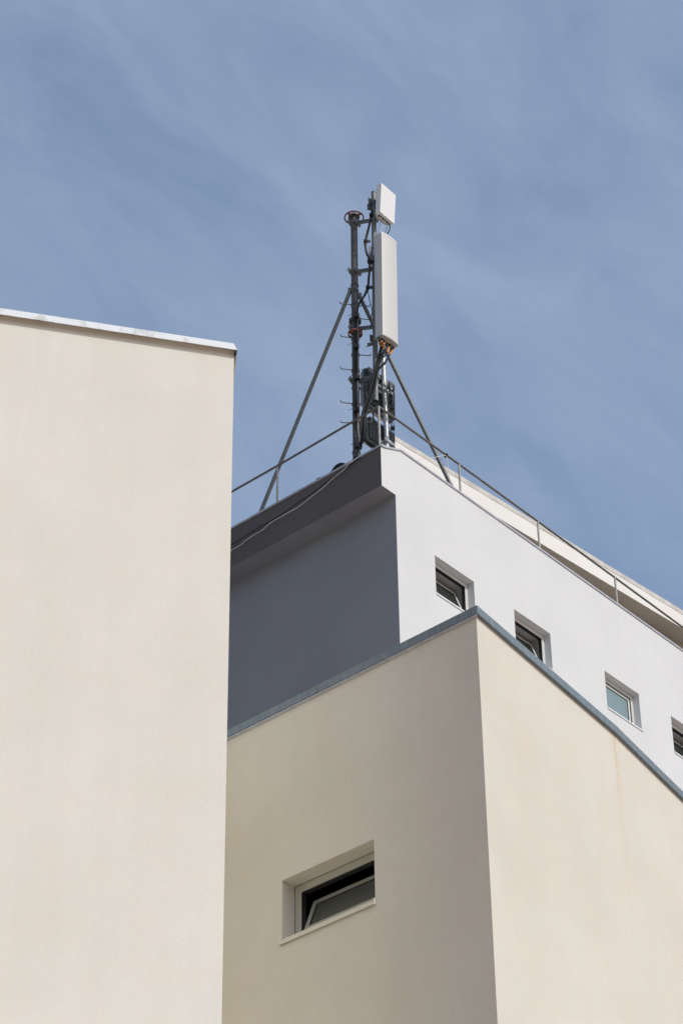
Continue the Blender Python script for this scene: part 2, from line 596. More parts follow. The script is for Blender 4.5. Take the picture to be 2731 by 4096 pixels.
# coping: front face leans out towards its lower edge
cp = MB()
KA = (ZA - 1.6) / 12.4
zb_ = ZA - 0.083 * KA
T0 = wz(A0, ZA)
prof = [(0.0, ZA), (-0.034, zb_), (-0.028, zb_), (0.006, ZA - 0.012), (0.4, ZA - 0.012), (0.4, ZA)]
e0 = A0 + ad * 0.0
k = len(cp.v)
for (o, z), ex in zip(prof, (0.0, 0.028, 0.028, 0.0, 0.0, 0.0)):
    cp.v.append(wz(A0 + an * o + ad * ex, z))
for (o, z) in prof:
    cp.v.append(wz(A0 + an * o - ad * 16, z))
n6 = len(prof)
for i in range(n6):
    j = (i + 1) % n6
    cp.f.append([i, j, n6 + j, n6 + i])
    cp.sm.append(False)
cp.f.append(list(range(n6)))
cp.sm.append(False)
# return along the right side
cp.prism([wz(A0 + an * 0.0 + ad * 0.0, ZA), wz(A0 + ad * 0.028 - an * 0.03, zb_), wz(A0 + ad * 0.022 - an * 0.03, zb_), wz(A0 - ad * 0.006, ZA - 0.004)], side * 9)
cp.build('coping', M_COPE_W, b1)
lp = MB()
lp.box(wz(A0 + ad * 0.018 + an * 0.004, zb_ - 0.009), ad, an, Z, 0.018, 0.05, 0.018)
lp.build('coping_corner_clip', M_SEAL, b1)

# ------------------------------------------------------------------ cream building in the middle
ZB = 14.0
B0 = atz(1906, 2420, ZB)
BJ = atz(2469, 2907.9, ZB)
BE = atz(2731, 3166.2, ZB)
e1 = (BJ - B0).normalized()
e2 = (BE - BJ).normalized()
plan = [B0 + L * 5.2, B0, BJ, BJ + e2 * 14]
plan = [wz(p, 0) for p in plan]
OV = 0.032
wl = inset(plan, OV)                                 # wall line under the overhanging coping
rust = (wz(wl[2] - e1 * 0.02, 0), e1, ZB - 0.09)
b2 = thing('building', (0, 0, 0), 'cream building in the middle with blue grey coping and one wide tilted window', 'building')
M_CREAM2 = stucco('cream_render_rust_run', (0.67, 0.645, 0.574), (0.717, 0.698, 0.634), var=0.8, streak=0.018, stain=rust)
w = MB()
zt = ZB - 0.02
pL = wz(B0 + R * OV, 0)
h4 = [onpl(x, y, pL, R) for x, y in ((1127.9, 3523.4), (1494.8, 3355.1), (1500.7, 3598.0), (1127.9, 3764.8))]
hs = [(q - pL).dot(L) for q in h4]
hole = ((hs[1] + hs[2]) / 2, (hs[0] + hs[3]) / 2, (h4[2].z + h4[3].z) / 2, (h4[0].z + h4[1].z) / 2)
sC = (wl[1] - pL).dot(L)
wall_with_holes(w, pL, L, sC, 5.2, 0.0, zt, [hole])
reveal(w, pL, L, R, hole, 0.155)
w.build('shaded_wall', M_CREAM, b2)
w = MB()
back = [wl[3] + L * 9, plan[0] + R * 10]
w.face([wz(wl[1], 0), wz(wl[2], 0), wz(wl[2], zt), wz(wl[1], zt)])
w.face([wz(wl[2], 0), wz(wl[3], 0), wz(wl[3], zt), wz(wl[2], zt)])
loop = [wl[3], wl[3] + L * 8, pL + L * 5.2]
for a, b in zip(loop, loop[1:]):
    w.face([wz(a, 0), wz(b, 0), wz(b, zt), wz(a, zt)])
w.build('sunlit_wall', M_CREAM2, b2)
rf = MB()
rf.face([wz(p, zt - 0.005) for p in (pL + L * 5.2, wl[1], wl[2], wl[3], wl[3] + L * 8)])
rf.build('roof', M_ROOF, b2)
window(b2, pL, L, R, hole, 0.155, 0.072, 21, M_FRAME_B, M_GLASS_B, M_SILLB, 0.022, 0.045, (-0.003, 0.008), None, 0.098)


def coping_piece(pts, z0, z1, width, m, parent, name='coping', sh=0.0):
    """sheet metal coping along a plan polyline: top, turned down faces, a thin folded lip"""
    o = [wz(p, 0) for p in (inset(pts, -sh) if sh else pts)]
    i_ = inset(pts, width)
    lipo = inset(pts, 0.008)
    cb = MB()
    for k in range(len(pts) - 1):
        a, b, c, d_ = o[k], o[k + 1], i_[k + 1], i_[k]
        cb.hexa([wz(a, z0), wz(b, z0), wz(c, z0), wz(d_, z0), wz(a, z1), wz(b, z1), wz(c, z1), wz(d_, z1)])
    return cb.build(name, m, parent)


jl = onpl(1265.6, 2750, wz(B0, 0), R)               # joint in the shaded run of the coping
tj = (jl - B0).dot(L)
zlo = ZB - 0.079
P = [wz(p, 0) for p in plan]
c1a = P[1] + L * tj
coping_piece([P[0], c1a + L * 0.002], zlo, ZB - 0.004, 0.42, M_COPE_B, b2, sh=0.0)
# mitred corner: the two runs meet at the corner with a slim seam
coping_piece([c1a - L * 0.002, P[1], P[2] - e1 * 0.002], zlo, ZB, 0.42, M_COPE_B, b2)
coping_piece([P[2] + e2 * 0.002, P[3]], zlo - 0.001, ZB - 0.003, 0.42, M_COPE_B, b2)
lip = MB()
lp_o = inset(plan, 0.006)
lp_i = inset(plan, 0.03)
for k in range(1):
    lip.hexa([wz(lp_o[k], zlo - 0.014), wz(lp_o[k + 1], zlo - 0.014), wz(lp_i[k + 1], zlo - 0.014), wz(lp_i[k], zlo - 0.014),
              wz(lp_o[k], zlo - 0.003), wz(lp_o[k + 1], zlo - 0.003), wz(lp_i[k + 1], zlo - 0.003), wz(lp_i[k], zlo - 0.003)])
lip.build('coping_lip', M_COPE_G, b2)
jt = MB()
jt.box(wz(c1a - R * 0.001 + L * 0.004, ZB - 0.043), L, R, Z, 0.006, 0.012, 0.075)
jt.build('coping_joint_strip', M_STEEL, b2)

# ------------------------------------------------------------------ tall white building
ZW = 24.0
ZP = 24.17
W0 = atz(1522, 1780, ZW)
W0 = wz(W0, 0)
OVH = 0.293
ZS = 23.29
b3 = thing('building', (W0.x, W0.y, 0), 'tall white building with dark grey shaded side, four small windows and a roof slab', 'building')
DW = 0.112
WZ0, WZ1 = 22.062, 22.697
wins = [(1.106, 1.964), (2.869, 3.712), (5.016, 5.87), (6.689, 7.545)]
holes = [(a, b, WZ0, WZ1) for a, b in wins]
w = MB()
wall_with_holes(w, W0, R, OVH, 34.0, 0.0, ZS, holes)


def ws(s, z):
    return wz(W0 + R * s, z)


ct = 0.028
w.face([ws(0, ZS), ws(34, ZS), ws(34, ZP - ct), ws(0.43, ZP - ct), ws(0.1, ZW + 0.026 - ct), ws(0, ZW - ct)])
for h in holes:
    reveal(w, W0, R, L, h, DW, 0.34)
# inner face of the parapet and the far walls
w.face([ws(0.3, 23.7) + L * 0.28, ws(34, 23.7) + L * 0.28, ws(34, ZP - ct) + L * 0.28, ws(0.3, ZP - ct) + L * 0.28])
w.face([ws(34, 0), ws(34, 0) + L * 22, ws(34, 23.8) + L * 22, ws(34, 23.8)])
w.face([ws(OVH, 0) + L * 22, ws(34, 0) + L * 22, ws(34, 23.8) + L * 22, ws(OVH, 23.8) + L * 22])
w.build('white_wall', M_WHITE, b3)
w = MB()
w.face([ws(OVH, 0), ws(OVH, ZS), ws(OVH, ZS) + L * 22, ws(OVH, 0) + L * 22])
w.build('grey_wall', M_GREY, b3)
w = MB()
w.face([ws(0, ZS), ws(0, ZW - ct), ws(0, ZW - ct) + L * 22, ws(0, ZS) + L * 22])
w.face([ws(0.25, 23.7), ws(0.25, ZW - ct), ws(0.25, ZW - ct) + L * 22, ws(0.25, 23.7) + L * 22])
w.build('parapet_fascia', M_DARK, b3)
w = MB()
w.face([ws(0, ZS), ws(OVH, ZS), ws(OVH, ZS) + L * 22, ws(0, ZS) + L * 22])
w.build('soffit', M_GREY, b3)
w = MB()
w.face([ws(0.25, 23.8) + L * 0.0, ws(34, 23.8), ws(34, 23.8) + L * 22, ws(0.25, 23.8) + L * 22])
w.build('roof', M_ROOF, b3)
# copings: dark shaded run, raised run over the sunlit face and the ramp that joins them
cp = MB()
o = 0.018
for sa_, sb_, la_ in ((-o, -0.007, -o), (-0.007, 0.27, 0.305)):
    cp.hexa([ws(sa_, ZW - ct) + L * la_, ws(sb_, ZW - ct) + L * la_, ws(sb_, ZW - ct) + L * 22, ws(sa_, ZW - ct) + L * 22,
             ws(sa_, ZW) + L * la_, ws(sb_, ZW) + L * la_, ws(sb_, ZW) + L * 22, ws(sa_, ZW) + L * 22])
cp.build('coping', M_COPE_G, b3)
cp = MB()
sect = [(-0.006, ZW + 0.004), (0.1, ZW + 0.03), (0.43, ZP), (0.436, ZP), (34, ZP)]
for (a, za), (b, zb2) in zip(sect, sect[1:]):
    if b - a < 0.01:
        continue
    oo = o + (0.004 if a < 0.05 else 0)
    cp.hexa([ws(a, za - ct) - L * oo, ws(b, zb2 - ct) - L * oo, ws(b, zb2 - ct) + L * 0.3, ws(a, za - ct) + L * 0.3,
             ws(a, za) - L * oo, ws(b, zb2) - L * oo, ws(b, zb2) + L * 0.3, ws(a, za) + L * 0.3])
cp.build('coping', M_COPE_G, b3)
# windows: three tilted open, the third closed with turquoise frosted glass
for k, ((a, b), t) in enumerate(zip(wins, (19, 19, 0, 19))):
    window(b3, W0, R, L, (a, b, WZ0, WZ1), DW, 0.062, t, M_FRAME, M_GLASS_T if k == 2 else M_GLASS_D, M_SILLW, 0.012, 0.034, (0.012, 0.012),
           'closed window with turquoise frosted glass' if k == 2 else None)
# roof slab set back behind the parapet: pale fascia, concrete edge above, shaded soffit below
pd = azv(45.6)
pn = V((pd.y, -pd.x, 0))                             # facing out
PB = wz(W0 + L * 2.0, 0)
s_ = lambda x, y: (onpl(x, y, PB, pn) - PB)
zf0 = s_(2149, 2165.7).z
zt0 = s_(2377, 2229).z
zm0 = s_(2377, 2243).z
pa, pb = 2.35, 34.0
bk_ = azv(-28)
sl = MB()
sl.hexa([wz(PB + pd * pa, zf0), wz(PB + pd * pb, zf0), wz(PB + pd * pb - pn * 9, zf0), wz(PB + pd * pa + bk_ * 9, zf0),
         wz(PB + pd * pa, zm0), wz(PB + pd * pb, zm0), wz(PB + pd * pb - pn * 9, zm0), wz(PB + pd * pa + bk_ * 9, zm0)])
so = sl.build('roof_slab', M_PENT, b3)
# concrete edge with a wavering lower line
ce = MB()
random.seed(3)
nseg = 90
xs = [pa + (pb - pa) * (i / nseg) ** 1.3 for i in range(nseg + 1)]
lo = [zm0 - 0.006 - random.random() * 0.016 for _ in xs]
hi = [zt0 + (random.random() - 0.5) * 0.008 for _ in xs]
for i in range(nseg):
    ce.hexa([wz(PB + pd * xs[i] + pn * 0.006, lo[i]), wz(PB + pd * xs[i + 1] + pn * 0.006, lo[i + 1]), wz(PB + pd * xs[i + 1] + bk_ * 8, lo[i + 1]), wz(PB + pd * xs[i] + bk_ * 8, lo[i]),
             wz(PB + pd * xs[i] + pn * 0.006, hi[i]), wz(PB + pd * xs[i + 1] + pn * 0.006, hi[i + 1]), wz(PB + pd * xs[i + 1] + bk_ * 8, hi[i + 1]), wz(PB + pd * xs[i] + bk_ * 8, hi[i])])
ce.build('concrete_edge', M_CONC, so)
sf = MB()
sf.face([wz(PB + pd * pa - pn * 0.01, zf0 - 0.003), wz(PB + pd * pb - pn * 0.01, zf0 - 0.003), wz(PB + pd * pb - pn * 8.9, zf0 - 0.003), wz(PB + pd * pa + bk_ * 8.9, zf0 - 0.003)])
sf.build('soffit', M_SOFFIT, so)
jp = onpl(2690, 2556, wz(PB, zf0), Z)
back = -(jp - PB).dot(pn)
pw = MB()
pw.face([wz(PB + pd * (pa + 0.6) - pn * back, 23.8), wz(PB + pd * pb - pn * back, 23.8), wz(PB + pd * pb - pn * back, zf0 - 0.004), wz(PB + pd * (pa + 0.6) - pn * back, zf0 - 0.004)])
pw.face([wz(PB + pd * (pa + 0.6) - pn * back, 23.8), wz(PB + pd * (pa + 0.6) - pn * back + bk_ * 6, 23.8), wz(PB + pd * (pa + 0.6) - pn * back + bk_ * 6, zf0 - 0.004), wz(PB + pd * (pa + 0.6) - pn * back, zf0 - 0.004)])
pw.build('penthouse_wall', M_SOFFIT, b3)

# ------------------------------------------------------------------ railing
rr = thing('roof_railing', ws(0.1, ZW), 'thin dull steel railing along both parapets of the white building', 'railing')
PLl = W0 + R * 0.09
PLr = W0 + L * 0.09
c_ = onpl(1514, 1626, PLr, L)
zr = c_.z
rl = 0.017


def rp_(x, y):
    return onpl(x, y, PLr, L)


right_pts = [c_, rp_(1835, 1857), rp_(2149, 2085), rp_(2457, 2310), rp_(2731, 2511)]
zrr = sum(p.z for p in right_pts[1:]) / 4
end = W0 + R * 20 + L * 0.09
hr = MB()
hr.tube([wz(c_, c_.z), wz(right_pts[1], right_pts[1].z), right_pts[2], right_pts[3], right_pts[4], wz(right_pts[4] + R * 9, right_pts[4].z)], rl, 12)
hr.build('handrail', M_RAIL, rr)
lpnt = onpl(1110, 1863, W0 + R * 0.09, R)
lend = onpl(923, 1969, W0 + R * 0.09, R)
hr = MB()
hr.tube([c_, lpnt, lend, lend + (lend - lpnt) * 4], rl, 12)
hr.build('handrail', M_RAIL, rr)
for p, zb2 in ((c_, ZW), (right_pts[1], ZP), (right_pts[2], ZP), (right_pts[3], ZP), (lpnt, ZW)):
    po = MB()
    po.tube([wz(p, zb2 - 0.01), wz(p, p.z)], 0.0165, 12)
    po.tube([wz(p, zb2 - 0.004), wz(p, zb2 + 0.008)], 0.035, 12)
    po.build('post', M_POST, rr)

# ------------------------------------------------------------------ antenna mast
YM = 28.847


def m(x, y, off=0.0):
    return aty(x, y, YM + off)


mtop, mbot = m(1415.5, 872), m(1425.5, 1835)
ax = (mtop - mbot).normalized()
foot = mbot - ax * ((mbot.z - 23.82) / ax.z)
mast = thing('antenna_mast', foot, 'rusty grey pipe mast with red hand wheel on top and two slanting braces', 'mast')


def ma(y, r=0):                                      # point on the mast axis seen at picture height y
    return along(mtop, mbot, y)


mb = MB()
mb.tube([foot, mtop], 0.053, 24)
mb.build('pole', M_RUSTY, mast)
for y, r_, h_ in ((868, 0.088, 0.0), (1285, 0.093, 0.022)):
    fl = MB()
    p = ma(y)
    for s in (-1, 1):
        fl.tube([p + ax * (s * (h_ / 2 + 0.012)), p + ax * (s * 0.0008 + s * 0.001)], r_, 28)
    for k in range(6):
        a = k * math.pi / 3
        q = p + V((math.cos(a), math.sin(a), 0)) * (r_ - 0.018)
        fl.tube([q - ax * (0.018 + h_), q + ax * (0.018 + h_)], 0.009, 6)
    fl.build('flange', M_RUSTY, mast)
# red hand wheels
hw = MB()
pc = ma(872) + ax * 0.005
hw.ring(pc, ax, 0.145, 0.0115, 40, 8, 1.2)
for k in range(4):
    a = math.radians(48 + 90 * k)
    d = V((math.cos(a), math.sin(a), 0))
    t = V((-d.y, d.x, 0))
    hw.hexa([pc + d * 0.085 - t * 0.022 - ax * 0.006, pc + d * 0.145 - t * 0.014 - ax * 0.006, pc + d * 0.145 + t * 0.014 - ax * 0.006, pc + d * 0.085 + t * 0.022 - ax * 0.006,
             pc + d * 0.085 - t * 0.022 + ax * 0.006, pc + d * 0.145 - t * 0.014 + ax * 0.006, pc + d * 0.145 + t * 0.014 + ax * 0.006, pc + d * 0.085 + t * 0.022 + ax * 0.006])
hw.build('hand_wheel', M_RED, mast)
hw = MB()
pc = ma(1335)
hw.ring(pc, ax, 0.103, 0.009, 36, 8, 2.6)
for k in range(4):
    a = math.radians(20 + 90 * k)
    d = V((math.cos(a), math.sin(a), 0))
    hw.box(pc + d * 0.078, d, V((-d.y, d.x, 0)), ax, 0.06, 0.045, 0.014)
hw.tube([pc - ax * 0.016, pc + ax * 0.016], 0.064, 20)
hw.build('red_ring_bracket', M_RED, mast)
# collars that hold the pegs
for y in (1143, 1167, 1222, 1357, 1420, 1484, 1553, 1618, 1692, 1812):
    co = MB()
    p = ma(y)
    co.tube([p - ax * 0.022, p - ax * 0.016, p + ax * 0.016, p + ax * 0.022], [0.0535, 0.0625, 0.0625, 0.0535], 24)
    co.box(p + V((0, -0.066, 0)), r0, V((0, 1, 0)), ax, 0.03, 0.024, 0.02)
    co.build('collar', M_RUSTY, mast)
for y0, xe, ye in ((1219, 1360, 1215), (1354, 1362, 1345), (1482, 1363, 1475), (1617, 1363, 1609), (1693, 1363, 1690),
                   (1222, 1478, 1225), (1418, 1482, 1423), (1553, 1478, 1557), (1686, 1486, 1689)):
    pg = MB()
    a = ma(y0)
    e = m(xe, ye, -0.02)
    dd = (e - a).normalized()
    pg.tube([a + dd * 0.045, e - dd * 0.012, e - dd * 0.003 + ax * 0.004, e + ax * 0.014, e + ax * 0.042], 0.0075, 8)
    pg.build('climbing_peg', M_RAIL, mast)
for y0, xe in ((1264, 1393), (1379, 1393), (1508, 1396), (1641, 1393), (1781, 1400)):
    pg = MB()
    a = ma(y0)
    pg.tube([a - ax * 0.0 + V((-0.04, -0.05, 0)), m(xe, y0, -0.05)], 0.0045, 6)
    pg.build('stud', M_STEEL, mast)
# second pole that carries the antennas, hung on four clamp arms
OP = -0.15
p2t, p2b = m(1494, 771, OP), m(1502.5, 1605, OP)
ax2 = (p2t - p2b).normalized()
pp = MB()
pp.tube([p2b, p2t], 0.0385, 24, caps=False)
pp.tube([p2b, p2t - ax2 * 0.002], 0.033, 20, caps=False)
pp.build('mount_pole', M_STEEL, mast)
capm = MB()
capm.tube([p2t - ax2 * 0.015, p2t + ax2 * 0.008, p2t + ax2 * 0.014], [0.0405, 0.0405, 0.032], 24)
capm.build('pole_cap', M_GREYC, mast)


def p2(y):
    return along(p2t, p2b, y)


for ya, yb in ((893, 880), (1088, 1076), (1316, 1307), (1523, 1507)):
    a, b = ma(ya), p2(yb)
    br = MB()
    d = (b - a).normalized()
    n = d.cross(ax).normalized()
    mid = (a + d * 0.05 + b - d * 0.03) / 2
    ln = (b - a).length - 0.08
    br.box(mid, d, n, ax, ln, 0.03, 0.062)
    br.box(mid - ax * 0.0, d, n, ax, ln * 0.98, 0.05, 0.008)
    # clamp halves round the mast with bolts
    br.box(a + d * 0.062, d, n, ax, 0.03, 0.15, 0.075)
    br.box(a - d * 0.062, d, n, ax, 0.03, 0.15, 0.075)
    br.tube([a - ax * 0.034, a + ax * 0.034], 0.061, 20)
    for s in (-1, 1):
        br.tube([a + n * (s * 0.066) - d * 0.1, a + n * (s * 0.066) + d * 0.09], 0.007, 6)
    # clamp on the thinner pole
    br.tube([b - ax * 0.03, b + ax * 0.03], 0.0455, 18)
    br.box(b + d * 0.045, d, n, ax, 0.02, 0.1, 0.055)
    br.box(b - d * 0.045, d, n, ax, 0.02, 0.1, 0.055)
    br.build('clamp_arm', M_STEEL, mast)
# braces down to the roof
jA, jB = ma(1158), ma(1176)
bA = onpl(1037, 2062, W0 + R * 0.42, R)
bB = onpl(1797, 1930, W0 + L * 0.36, L)
for j, b in ((jA + V((-0.06, 0, 0)), bA), (jB + V((0.06, 0.02, 0)), bB)):
    bc = MB()
    d = (b - j).normalized()
    t = (b.z - 23.82) / -d.z
    e = b + d * t
    n = d.cross(V((0, 1, 0))).normalized()
    bc.tube([j, e], 0.03, 16)
    bc.box(j + d * 0.02, d, n, d.cross(n), 0.09, 0.07, 0.012)
    bc.tube([j - d * 0.02 - V((0.05, 0, 0)), j - d * 0.02 + V((0.05, 0, 0))], 0.012, 8)
    bc.tube([e - Z * 0.004, e + Z * 0.012], 0.08, 16)
    bc.build('brace', M_STEEL, mast)
bp = MB()
bp.tube([foot - ax * 0.005, foot + ax * 0.02], 0.14, 20)
bp.build('base_plate', M_STEEL, mast)


# ------------------------------------------------------------------ antennas
def axes(azdeg, tilt):
    """width direction, outward facing direction, height direction; tilt leans the top outwards"""
    wd = azv(azdeg)
    out = V((wd.y, -wd.x, 0))
    t = math.radians(tilt)
    return wd, out * math.cos(t) - Z * math.sin(t), Z * math.cos(t) + out * math.sin(t)


YP = -0.45
E0 = m(1525.5, 926, YP)
E1 = atz(1587, 971, E0.z)
Eb = m(1530, 1338, YP)
wd = (E1 - E0)
PW = wd.length
wd.normalize()
hd = (E0 - Eb).normalized()
PH = (E0 - Eb).length
out = wd.cross(hd).normalized()
if out.dot(V((0, -1, 0))) < 0:
    out = -out
PD = 0.145
pan = thing('panel_antenna', Eb + wd * (PW / 2) - out * (PD / 2), 'tall narrow white panel antenna with orange taped plugs below', 'antenna')


def profile(org, wd, out, wdt, dep, bulge, rc, n=5):
    """rounded plan outline whose front bulges; org is the front left corner"""
    pts = []
    for i in range(11):                              # front from left to right
        t = i / 10
        x = rc + (wdt - 2 * rc) * t
        pts.append((x, bulge * (1 - (2 * t - 1) ** 2)))
    arc = lambda cx, cy, a0, a1: [(cx + rc * math.cos(a0 + (a1 - a0) * i / n), cy + rc * math.sin(a0 + (a1 - a0) * i / n)) for i in range(n + 1)]
    pts += arc(wdt - rc, -rc, math.pi / 2, 0)[1:]
    pts += arc(wdt - rc * 0.6, -dep + rc * 0.6, 0, -math.pi / 2)[1:-1]
    pts += [(wdt - rc, -dep), (rc, -dep)]
    pts += arc(rc * 0.6, -dep + rc * 0.6, -math.pi / 2, -math.pi)[1:]
    pts += arc(rc, -rc, math.pi, math.pi / 2)[:-1]
    return [org + wd * x + out * y for x, y in pts]


def shell(mb, poly, h):
    n = len(poly)
    k = len(mb.v)
    mb.v += [V(p) for p in poly] + [V(p) + h for p in poly]
    for i in range(n):
        j = (i + 1) % n
        mb.f.append([k + i, k + j, k + n + j, k + n + i])
        mb.sm.append(True)
    for b, rev in ((k, True), (k + n, False)):
        q = len(mb.v)
        mb.v += [V(mb.v[b + i]) for i in range(n)]
        mb.f.append([q + i for i in (range(n - 1, -1, -1) if rev else range(n))])
        mb.sm.append(False)


a = MB()
shell(a, profile(Eb + hd * 0.02, wd, out, PW, PD, 0.016, 0.018), hd * (PH - 0.045))
a.build('radome', M_PANEL, pan)
a = MB()
shell(a, profile(Eb + hd * (PH - 0.0255) - wd * 0.004 + out * 0.004, wd, out, PW + 0.008, PD + 0.008, 0.016, 0.02), hd * 0.0255)
a.build('top_cap', M_PANEL2, pan)
a = MB()
shell(a, profile(Eb - wd * 0.003 + out * 0.003, wd, out, PW + 0.006, PD + 0.006, 0.016, 0.02), hd * 0.0198)
a.build('bottom_cap', M_PANEL_U, pan)
# rows of rivets that pin the radome's front to its side
rv = MB()
nr = 64
for i in range(nr):
    p = Eb + hd * (0.06 + (PH - 0.14) * i / (nr - 1)) + wd * 0.0005 - out * 0.006
    rv.box(p, wd, out, hd, 0.007, 0.009, 0.014)
rv.build('rivet_row', M_PANEL_U, pan)
# plugs under the panel
plug_px = [(1511, 1349, 'g'), (1518.5, 1345, 'g'), (1516, 1358, 'k'), (1526, 1353, 'k'), (1535, 1360, 'k'), (1546, 1372, 'k'), (1556, 1376, 'k'), (1563.5, 1380, 'g'), (1562, 1392, 'k'), (1571, 1388, 'k')]
plugs = []
nb = -hd
for x, y, c in plug_px:
    d = ray(x, y)
    t = (Eb - CAM).dot(hd) / d.dot(hd)
    p = CAM + d * t
    pl_ = MB()
    pl_.tube([p + hd * 0.004, p - hd * (0.018 if c == 'g' else 0.06)], 0.015 if c == 'g' else 0.0125, 12)
    pl_.build('green_plug' if c == 'g' else 'plug', M_GREEN if c == 'g' else M_BLACK, pan)
    if c == 'k':
        plugs.append(p - hd * 0.06)
# brackets to the mount pole
for y, hgt in ((1020, 0.36), (1352, 0.12)):
    q = p2(y)
    bk = MB()
    back_c = Eb + wd * 0.1 - out * (PD + 0.004) + hd * ((q - Eb).dot(hd))
    bk.box((back_c + q) / 2, (q - back_c).normalized(), hd.cross((q - back_c)).normalized(), hd, (q - back_c).length, 0.07, hgt * 0.35)
    bk.box(q - out * 0.046, wd, out, hd, 0.12, 0.02, hgt)
    bk.box(q - out * 0.06 + wd * 0.04, wd, out, hd, 0.03, 0.08, 0.04)
    bk.build('bracket', M_COPE_G if y < 1100 else M_STEEL, pan)
ta = MB()
q = p2(1377)
ta.tube([q + V((-0.03, -0.02, 0.0)), m(1477, 1378, OP - 0.04), m(1470, 1380, OP - 0.04)], 0.028, 14)
ta.tube([m(1472, 1384, OP - 0.05), m(1462, 1389, OP - 0.05)], 0.006, 6)
ta.build('tilt_motor', M_GREYC, pan)

# small square antenna, tipped a little downwards
S0 = m(1525, 731, -0.46)
S1 = atz(1582, 781, S0.z)
swd = (S1 - S0)
SW = swd.length
swd.normalize()
sqa = math.degrees(math.atan2(swd.x, swd.y))
wd2, out2, hd2 = axes(sqa, 4.2)
Sb = m(1520, 843, -0.46)
SH = (S0 - Sb).length * 0.985
SD = 0.092
sq = thing('square_antenna', S0 + wd2 * (SW / 2) - hd2 * SH, 'small square white antenna tilted downwards at the mast top', 'antenna')
a = MB()
c = S0 + wd2 * (SW / 2) - hd2 * (SH / 2) - out2 * (SD / 2)
r_ = 0.006
poly = []
for px_, py_, a0 in ((SW / 2 - r_, SH / 2 - r_, 0), (-SW / 2 + r_, SH / 2 - r_, 90), (-SW / 2 + r_, -SH / 2 + r_, 180), (SW / 2 - r_, -SH / 2 + r_, 270)):
    for i in range(4):
        t = math.radians(a0 + 30 * i)
        poly.append(c + wd2 * (px_ + r_ * math.cos(t)) + hd2 * (py_ + r_ * math.sin(t)) - out2 * (SD / 2))
a.prism(poly, out2 * SD)
a.build('radome', M_PANEL2, sq)
a = MB()                                             # shallow rounded back shell
rows = 7
pr = []
for i in range(rows):
    t = math.pi * i / (rows - 1)
    pr.append(c - out2 * (SD / 2 + 0.055 * math.sin(t)) + wd2 * (-(SW / 2 - 0.02) * math.cos(t)))
a.prism([p - hd2 * (SH / 2 - 0.004) for p in pr], hd2 * (SH - 0.03))
a.build('back_shell', M_PANEL_U, sq)
for i, t in enumerate((0.16, 0.3, 0.42, 0.55, 0.68, 0.8)):
    a = MB()
    p = c - hd2 * (SH / 2) + wd2 * (SW * (t - 0.5)) - out2 * 0.012
    a.tube([p + hd2 * 0.004, p - hd2 * (0.014 if i in (1, 3) else 0.03)], 0.012, 10)
    a.build('connector', M_BLACK, sq)
a = MB()
q = p2(812)
bc_ = c - out2 * (SD / 2 + 0.05)
a.box((bc_ + q) / 2, (q - bc_).normalized(), Z, (q - bc_).cross(Z).normalized(), (q - bc_).length, 0.16, 0.06)
a.box(q - wd2 * 0.0 - out2 * 0.055, wd2, out2, Z, 0.11, 0.022, 0.2)
a.tube([q - ax2 * 0.05, q + ax2 * 0.05], 0.047, 16)
a.box(m(1474, 823, OP - 0.02), r0, V((0, 1, 0)), Z, 0.045, 0.05, 0.03)
a.box(m(1475, 833, OP - 0.02), r0, V((0, 1, 0)), Z, 0.05, 0.05, 0.03)
a.tube([m(1470, 826, OP - 0.03), m(1489, 826, OP - 0.03)], 0.009, 8)
a.tube([m(1472, 836, OP - 0.03), m(1489, 842, OP - 0.03)], 0.013, 8)
a.build('bracket', M_RADIO, sq)

# ------------------------------------------------------------------ short bright pole with the radio units
OS = 0.15
spt, spb = m(1531, 1420, OS + 0.05), m(1546, 1776, OS + 0.05)
axs = (spt - spb).normalized()
sft = spb - axs * ((spb.z - 23.82) / axs.z)
spo = thing('support_pole', sft, 'short bright galvanised pole carrying radio units by the roof corner', 'pole')
a = MB()
a.tube([sft, spt], 0.035, 24)
a.build('pole', M_STEEL_L, spo)


def sp_(y):
    return along(spt, spb, y)


